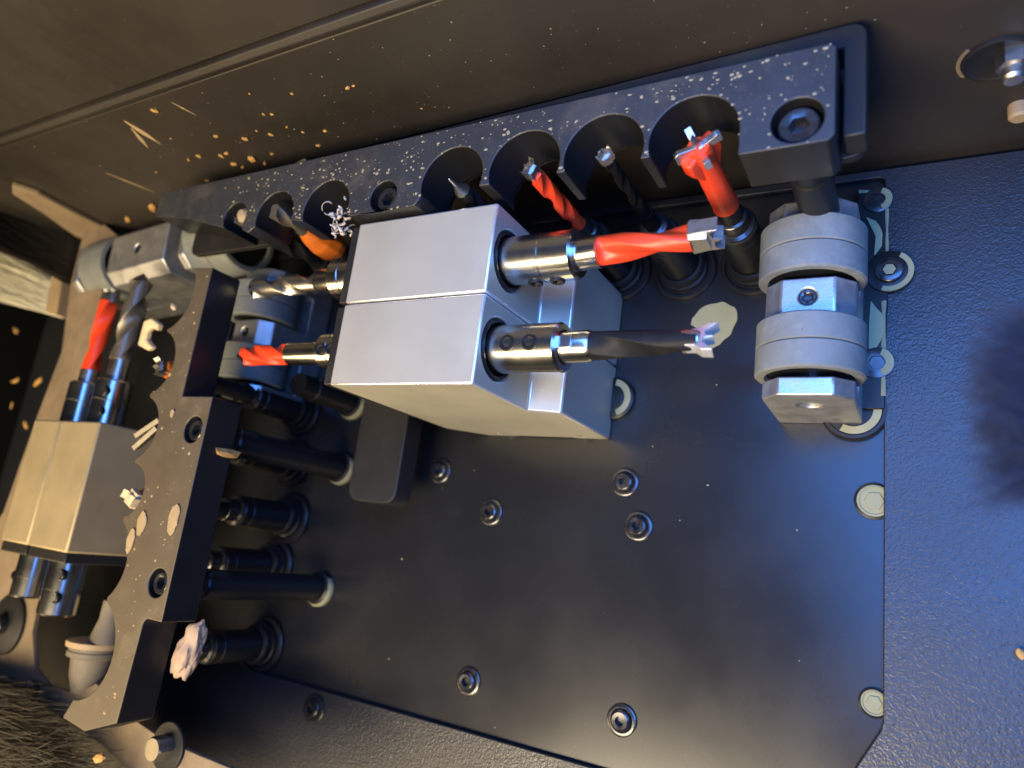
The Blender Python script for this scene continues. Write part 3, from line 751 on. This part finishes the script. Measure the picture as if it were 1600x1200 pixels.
for pts in ([(1352, 340), (1368, 345), (1380, 365), (1378, 385), (1366, 400), (1368, 370), (1360, 352)],
            [(1360, 470), (1378, 490), (1384, 515), (1378, 530), (1368, 545), (1358, 545)]):
    pp = [(x - o_.x, y - o_.y) for x, y in px_poly(pts, 4.9)]
    link_bm('dust_fill', prism_bm(round_poly(blob_poly(pp, .3, 2), .6, 2), 1.65, 2.0), M['dust'], t)
p = at(1334, 640, 2)
t = thing('ring_bushing', (p.x, p.y, 0), 'round black bushing with beige dusty rim under the foot of the right roller shoe', 'bushing')
link_bm('flange', lathe_bm([(0, .05), (13.5, .05), (13.5, 2.6), (12.8, 3.3), (11.4, 3.3), (11, 2.4), (0, 2.4)], 44), M['black'], t)
link_bm('dust_ring', prism_bm(arc(0, 0, 10.8, -120, 60, 18) + arc(0, 0, 7.6, 60, -120, 18), 2.45, 2.9), M['dust'], t)
p = at(950, 632, 1)
t = thing('ring_bushing', (p.x + 3, p.y + 3, 0), 'dusty bushing peeking out behind the lower right corner of the aluminium block', 'bushing')
link_bm('flange', lathe_bm([(0, .05), (11, .05), (11, 2.6), (10, 3.3), (0, 3.3)], 40), M['black'], t)
link_bm('dust_ring', prism_bm(arc(0, 0, 9.8, -70, 80, 14) + arc(0, 0, 6.6, 80, -70, 14), 3.35, 3.7), M['dust'], t)

# ---------------------------------------------------------------- dust-coated sheet, washers and bolts at the left
TZ = 74.0
tp = px_poly([(150, 340), (188, 372), (182, 392), (166, 420), (160, 450), (146, 550), (120, 595), (97, 655), (63, 927), (50, 987), (54, 1045), (76, 1072),
              (118, 1082), (150, 1068), (200, 1118), (253, 1155), (310, 1180), (372, 1205), (420, 1260), (250, 1250), (160, 1165), (120, 1137), (33, 1080), (-60, 1040),
              (-60, 900), (5, 800), (58, 650), (96, 550), (110, 445), (128, 372)], TZ)
t = thing('frame_sheet', (-450, 0, TZ), 'bent metal frame sheet coated in brown dust around the left blocks', 'sheet metal')
link_bm('sheet', prism_bm([(x + 450, y) for x, y in tp], -3, 0), M['tray'], t, bevel=.4)
p = at(105, 350, TZ)
fl = [aty(x, y, 191) for x, y in [(20, 287), (60, 300), (100, 322), (165, 354), (186, 372), (176, 386), (120, 368), (70, 332), (20, 300)]]
link_bm('flange', prism_bm([(q.x + 450, q.z - TZ) for q in fl], -192.6, -189.5, Matrix(((1, 0, 0, 0), (0, 0, -1, 0), (0, 1, 0, 0), (0, 0, 0, 1)))), M['tray'], t, bevel=.6)
p = at(257, 1168, TZ + 3)
t = thing('washer_bolt', (p.x, p.y, TZ), 'shiny hex bolt standing on a black washer at the bottom edge', 'bolt')
link_bm('washer', lathe_bm([(0, .05), (11.5, .05), (11.5, 1.6), (11, 2), (0, 2)], 44), M['blackmatt'], t)
link_bm('bolt_head', lathe_bm([(6, 2.02, 'hex'), (6, 9, 'hex'), (5, 9.9), (0, 9.9)], 48), M['bitgrey'], t)
p = at(12, 975, TZ + 1)
t = thing('washer_bolt', (p.x, p.y, TZ), 'black domed washer with dark bolt on the dusty sheet at the left edge', 'bolt')
link_bm('washer', lathe_bm([(0, .05), (18, .05), (18, 2), (16, 3.4), (0, 3.6)], 44), M['blackmatt'], t)
link_bm('bolt_head', socket_head(6, 5, 3).copy() if False else xf(socket_head(6, 5, 3), T(0, 0, 3.6)), M['screw'], t)
p = at(42, 1073, TZ + 2)
t = thing('small_screw', (p.x, p.y, TZ), 'small bright screw poking out above the black bristles', 'screw')
link_bm('screw_head', lathe_bm([(0, .05), (3.4, .05), (3.2, 2.4), (2, 3.6), (0, 4)], 20), M['carbide'], t)
link_bm('washer', lathe_bm([(0, .02), (6, .02), (6, .5), (3.5, .7)], 24, mat=T(4, -2, 0)), M['black'], t)
# wall bolt at the right
p = aty(1560, 90, 193)
t = thing('wall_bolt', (p.x, 193, p.z), 'nickel bolt in a dark round recess on the wall at upper right', 'bolt')
link_bm('recess_cup', xf(lathe_bm([(0, .1), (11.5, .1), (11.5, 1.2), (10.6, 1.6), (9.6, .8), (0, .6)], 40), AX['-y']), M['blackmatt'], t)
link_bm('dust_ring', xf(prism_bm(arc(0, 0, 13.0, 140, 215, 14) + arc(0, 0, 11.7, 215, 140, 14), .1, .5), AX['-y']), M['tray'], t)
link_bm('bolt_head', xf(lathe_bm([(5.4, .8, 'hex'), (5.4, 7, 'hex'), (3.8, 7.8), (3.8, 11), (3, 12), (0, 12.2)], 48), AX['-y'], T(4, 0, 2)), M['steelx'], t)
p = aty(1592, 165, 193)
t = thing('wall_stud', (p.x, 193, p.z), 'short beige stud on the wall below the nickel bolt', 'stud')
link_bm('stud_body', xf(lathe_bm([(3.8, .05), (3.8, 5), (2.8, 6), (0, 6)], 20), AX['-y']), M['ferrule'], t)

# grey dust boot at the lower left
p = at(143, 1008, 70)
p.x += 4
t = thing('dust_boot', (p.x, p.y, 70), 'grey cup-shaped boot with dusty rim left of the comb arm foot', 'boot')
link_bm('cup', xf(lathe_bm([(0, 0), (13, 0), (13, 2), (13.6, 2.4), (13.6, 5), (11, 6), (9.8, 15), (7, 24), (0, 26)], 36), AX['-y']), M['boot'], t)
link_bm('rim', xf(lathe_bm([(11, -.1), (15, -.1), (15.2, -3), (11, -3.2), (0, -3.2)], 36), AX['-y']), M['ferrule'], t)
link_bm('neck', xf(lathe_bm([(9, -3.3), (8, -8), (6, -16), (6, -26), (0, -26)], 28), AX['-y'], T(8, 0, 0)), M['boot'], t)

# ---------------------------------------------------------------- brushes
def brush(label, pix_a, pix_b, z, n, mat, wdt, spread, name='strip_brush', bend=6, zj=6, ferr=None, z2=None):
    z2 = z if z2 is None else z2
    """bristles from edge pix_a (two pixel points) towards edge pix_b"""
    A0, A1 = at(*pix_a[0], z), at(*pix_a[1], z); B0, B1 = at(*pix_b[0], z2), at(*pix_b[1], z2)
    org = (A0 + A1) / 2
    t = thing(name, org, label, 'brush')
    st = []
    for i in range(n):
        u = random.random(); v = min(1, max(0, u + random.uniform(-spread, spread)))
        a = A0.lerp(A1, u) - org; b = B0.lerp(B1, v) - org
        a.z += random.uniform(-zj, zj); b.z += random.uniform(-zj, zj)
        L = random.uniform(.8, 1.08)
        st.append((a, (b - a) * L, (random.uniform(-bend, bend), random.uniform(-bend, bend), random.uniform(-bend, bend))))
    o = link_bm('bristles', strands_bm(st, wdt=wdt), M[mat], t); o['kind'] = 'stuff'
    if ferr:
        fp = [at(x, y, z) - org for x, y in ferr]
        link_bm('ferrule', prism_bm([(q.x, q.y) for q in fp], -zj - 2, zj + 2), M['ferrule'], t, bevel=.8)
    return t
brush('cream bristle strip brush with tan ferrule at the left edge', [(98, 440), (88, 494)], [(-90, 340), (-90, 445)], 60, 260, 'cream', .38, .3, ferr=[(97, 436), (113, 446), (104, 498), (87, 492)], bend=5, zj=6, z2=95)
brush('black bristle strip brush streaked with dust at the upper left edge', [(128, 372), (112, 440)], [(-80, 215), (-80, 352)], 62, 1000, 'hair', .7, .15, bend=6, zj=5, z2=138)
t = brush('fanned black bristle brush spreading over the lower left corner', [(-200, 1010), (-160, 1420)], [(45, 1112), (190, 1330)], 92, 2400, 'hair', .42, .3, name='bristle_brush', bend=14, zj=10)
brush('out of focus dark navy bristle brush reaching in from the right edge', [(1760, 470), (1760, 790)], [(1578, 535), (1584, 735)], 165, 2300, 'fuzz', .28, .5, name='bristle_brush', bend=9, zj=10,
      ferr=[(1745, 450), (1800, 450), (1800, 810), (1745, 810)])

# ---------------------------------------------------------------- wood chips, fluff, shavings and fine sawdust
def chip_bm(size, flat=.35, seed=0):
    bm = bmesh.new(); bmesh.ops.create_icosphere(bm, subdivisions=1, radius=1)
    k = random.uniform(.5, .8)
    for v in bm.verts:
        f_ = 1 + .55 * noise.noise(Vector(v.co) * 1.7 + Vector((seed * 3.1, seed * 1.7, 0)))
        v.co = Vector((v.co.x * f_ * size, v.co.y * f_ * size * k, v.co.z * f_ * size * flat))
    return bm
cid = [0]
def chip(pos, size, label, group, normal=(0, 0, 1), mat='chip', long=1.0, ang=None):
    cid[0] += 1
    bm = chip_bm(size, seed=cid[0])
    xf(bm, Matrix.Scale(long, 4, (1, 0, 0)), Matrix.Rotation(random.random() * 6.28 if ang is None else ang, 4, 'Z'))
    q = Vector(normal).to_track_quat('Z', 'Y').to_matrix().to_4x4()
    xf(bm, q)
    o = link_bm('wood_chip', bm, M[mat], smooth=False)
    o.location = (Vector(pos) + Vector(normal) * size * .22) * S
    tag(o, label, 'wood chip', group)
    return o
WN = (0, -1, 0)
for px, py, s_ in [(242, 172, 2.2), (390, 146, .9), (456, 146, 1.0), (543, 137, 1.5), (552, 134, 1.0), (412, 178, 1.3), (425, 178, 1.2), (424, 209, 1.9), (337, 212, 1.7),
                   (383, 216, 2.0), (311, 243, 2.0), (295, 249, 1.7), (346, 243, 2.0), (354, 239, 1.8), (365, 255, 2.4), (394, 247, 2.9), (414, 255, 2.0), (425, 240, 1.2),
                   (379, 261, 1.6), (497, 227, 1.5), (508, 204, 1.3), (448, 198, .8), (473, 206, .9), (324, 282, 1.4), (244, 268, 1.0), (267, 216, .8), (401, 204, .8), (659, 169, .8)]:
    chip(aty(px, py, 192.9), s_, 'small ochre wood chip stuck to the brown wall panel', 'wood chips on the brown wall panel', WN)
chip(aty(238, 322, 192.9), 3.6, 'long ochre wood sliver low on the wall above the blurred roller shoe', None, WN, long=2.2, ang=.6)
chip(aty(200, 342, 192.9), 2.6, 'thin wood sliver low on the wall left of the larger sliver', None, WN, long=2.2, ang=.6)
chip(at(470, 256, 96), 3.0, 'flat wood chip lying on the edge of the backing plate', None, (0, 0, 1), long=1.9, ang=.3)
chip(atx(353, 708, -291.9), 4.2, 'large ragged orange wood chip on the side of the comb arm', None, (1, 0, 0), long=2.0, ang=PI/2)
GAPL = ['topmost ochre chip in the dark gap right of the comb arm top', 'second ochre chip down in the gap right of the comb arm top', 'ochre chip in the gap beside the roller pair, just above the larger chip',
        'largest ochre chip in the gap beside the middle of the roller pair', 'ochre chip in the gap left of the lower grey roller', 'small ochre chip in the notch under the lower grey roller']
for px, py, s_, z in [(347, 437, 1.9, 60), (340, 463, 1.6, 60), (323, 508, 1.8, 60), (333, 527, 2.4, 60), (303, 598, 2.0, 60), (337, 612, 1.4, 60)]:
    chip(at(px, py, 62), s_, GAPL.pop(0), 'wood chips in the gap beside the comb arm')
DARKL = ['ochre chip in the dark space just below the cream brush', 'ochre chip at the left edge in the dark space, left of a similar chip', 'ochre chip close beside the red bit side of the dust-coated sheet',
         'lowest ochre chip in the dark space, touching the outer drill block corner', 'tiniest ochre speck-like chip in the dark space at the left edge']
for px, py, s_ in [(27, 517, 4.2), (27, 595, 4.6), (62, 596, 5.0), (42, 664, 4.4), (19, 633, 2.2)]:
    chip(at(px, py, 50), s_ * .8, DARKL.pop(0), 'wood chips in the dark space at the left', long=1.6)
chip(at(157, 1184, 104), 3.4, 'orange wood chip lying on the black bristles at the bottom', None, long=1.2)
chip(at(273, 480, 100), 3.2, 'pale wood chip hanging under the roller shoe beside the arm top', None, mat='chippale')
chip(aty(1594, 1022, -13), 2.2, 'orange wood chip at the right edge on the textured sheet', None)
chip(at(1338, 140, 96), 1.5, 'small beige chip beside the upper right corner of the comb bar', None, mat='chippale')
# C-shaped pale splinter beside the twist drill
p = at(240, 525, 90)
bm = prism_bm([(-7, -8), (3, -9), (6, -6), (2, -4.5), (-1, -3), (-1, 2), (2, 5), (7, 4), (7.5, 8), (0, 10), (-6, 7)], -2, 2)
o = link_bm('wood_chip', bm, M['chippale'], bevel=.9); o.location = Vector((p.x, p.y, 92)) * S; o.rotation_euler = (.2, .1, -.25)
tag(o, 'pale C-shaped wood chip beside the dull twist drill', 'wood chip')
# tangle of curled shavings
p = at(530, 350, 108)
bm = bmesh.new()
for k in range(26):
    c0 = Vector((random.gauss(0, 3.2), random.gauss(0, 4.2), random.gauss(0, 3))); r = random.uniform(.8, 2.4); a0 = random.random() * 6.28
    ax = Vector((random.gauss(0, 1), random.gauss(0, 1), random.gauss(0, 1))).normalized(); u = ax.orthogonal().normalized(); v = ax.cross(u)
    prev = None; m_ = 9; tot = random.uniform(2, 7); wd = random.uniform(.35, .9); out_ = random.uniform(-.3, .9)
    for i in range(m_):
        a = a0 + tot * i / m_; rr = r * (1 + out_ * i / m_)
        q = c0 + u * rr * math.cos(a) + v * rr * math.sin(a) + ax * .25 * i
        pr2 = (bm.verts.new(q - ax * wd), bm.verts.new(q + ax * wd))
        if prev: bm.faces.new((prev[0], prev[1], pr2[1], pr2[0]))
        prev = pr2
o = link_bm('shavings', bm, M['shaving']); o.location = p * S
sd = o.modifiers.new('thickness', 'SOLIDIFY'); sd.thickness = .00022
tag(o, 'tangle of curled pale shavings in the scallop left of the upper block', 'shavings', kind='stuff')
# pale fluff below the comb arm notch
p = at(278, 1020, 98)
bm = bmesh.new(); bmesh.ops.create_icosphere(bm, subdivisions=4, radius=1)
for v in bm.verts:
    f_ = 1 + .42 * noise.noise(v.co * 1.6) + .13 * noise.noise(v.co * 5) + .05 * noise.noise(v.co * 12)
    v.co = Vector((v.co.x * 6.2 * f_, v.co.y * 12.0 * f_, v.co.z * 5 * f_))
o = link_bm('dust_clump', bm, M['fluff']); o.location = Vector((p.x, p.y, 92)) * S; o.rotation_euler = (0, 0, -.25)
tag(o, 'ragged clump of pale wood fluff hanging below the comb arm notch', 'dust clump')

def flecks(name, label, n, place, normal, mat, smin, smax, kind='stuff'):
    bm = bmesh.new()
    q = Vector(normal).to_track_quat('Z', 'Y')
    for i in range(n):
        pos = place()
        if pos is None: continue
        s_ = smin + (smax - smin) * random.random() ** 5
        k = random.randint(5, 7); a0 = random.random() * 6.28; el = random.uniform(.5, 1)
        c = Vector(pos)
        ring = []
        for j in range(k):
            a = a0 + 6.283 * j / k; r = s_ * random.uniform(.65, 1.15)
            ring.append(bm.verts.new(c + q @ Vector((r * math.cos(a), r * el * math.sin(a), .03))))
        top = bm.verts.new(c + q @ Vector((0, 0, .06 + s_ * .3)))
        for j in range(k): bm.faces.new((ring[j], ring[(j+1) % k], top))
    o = link_bm(name, bm, M[mat], smooth=False)
    return tag(o, label, 'sawdust', kind=kind)
def in_poly(x, y, P):
    c = False; j = len(P) - 1
    for i in range(len(P)):
        if (P[i][1] > y) != (P[j][1] > y) and x < (P[j][0]-P[i][0]) * (y-P[i][1]) / (P[j][1]-P[i][1]) + P[i][0]: c = not c
        j = i
    return c
bar_poly = [(x - 160, y + 160) for x, y in bar_out]
arm_poly = o2
def on_bar():
    x = random.uniform(-321, -23); y = random.uniform(139, 174.5)
    if noise.noise(Vector((x * .06, y * .09, 3))) + .5 * noise.noise(Vector((x * .3, y * .3, 7))) < random.uniform(-.7, .5): return None
    if not in_poly(x, y, bar_poly): return None
    for sx, sy, r in scr:
        if math.hypot(x - sx, y - sy) < r + 1: return None
    return (x, y, 114)
flecks('bar_sawdust', 'pale sawdust specks sticking to the face of the comb bar', 3900, on_bar, (0, 0, 1), 'dustpale', .08, 1.05)
def on_arm():
    x = random.uniform(-345, -293); y = random.uniform(-98, 122)
    if not in_poly(x, y, arm_poly): return None
    for sx, sy in ascr:
        if math.hypot(x - sx, y - sy) < 7.5: return None
    return (x, y, 114)
flecks('arm_sawdust', 'ochre sawdust specks on the face of the comb arm', 420, on_arm, (0, 0, 1), 'dustbrown', .15, 1.3)
def on_wall():
    return (random.uniform(-480, 40), 192.9, min(160, abs(random.gauss(150, 35)) if random.random() < .3 else random.uniform(95, 160)))
flecks('wall_sawdust', 'fine pale sawdust scattered over the brown wall panel', 500, on_wall, (0, -1, 0), 'dust', .1, .5)
def on_plate():
    return (random.uniform(-290, -15), random.uniform(-88, 110), 0.05)
flecks('plate_sawdust', 'few tiny pale specks on the smooth black base plate', 70, on_plate, (0, 0, 1), 'dust', .10, .8)
# caked dust spots on the comb arm face
for px, py, rx, ry in [(272, 812, 4.2, 8), (222, 818, 3.6, 7), (270, 646, 1.6, 2.4), (205, 845, 3, 7)]:
    p = at(px, py, 114.1)
    pl = [(rx * .9 * math.cos(a) * random.uniform(.8, 1.15), ry * .9 * math.sin(a) * random.uniform(.85, 1.1)) for a in [i * 2 * PI / 22 for i in range(22)]]
    link_bm('dust_cake', prism_bm(pl, 0.05, .7, T(p.x + 310, p.y - 30, 18)), M['dustbrown'], arm, bevel=.2)
# dusty smears on the wall
for pa, pb, wd in [((193, 188), (252, 226), 1.6), ((205, 200), (232, 232), 1.1), ((165, 270), (240, 300), .8), ((268, 160), (306, 180), .6)]:
    A_, B_ = aty(*pa, 192.9), aty(*pb, 192.9)
    d = (B_ - A_); nrm = Vector((-d.z, 0, d.x)).normalized()
    bm = bmesh.new(); prev = None
    for i in range(13):
        t_ = i / 12; c = A_ + d * t_; wv = wd * math.sin(PI * (.08 + .9 * t_)) * random.uniform(.6, 1.2)
        q = (bm.verts.new(c + nrm * wv), bm.verts.new(c + Vector((0, -.15, 0))), bm.verts.new(c - nrm * wv))
        if prev:
            bm.faces.new((prev[0], prev[1], q[1], q[0])); bm.faces.new((prev[1], prev[2], q[2], q[1]))
        prev = q
    link_bm('dust_smear', bm, M['dustbrown'], wall)
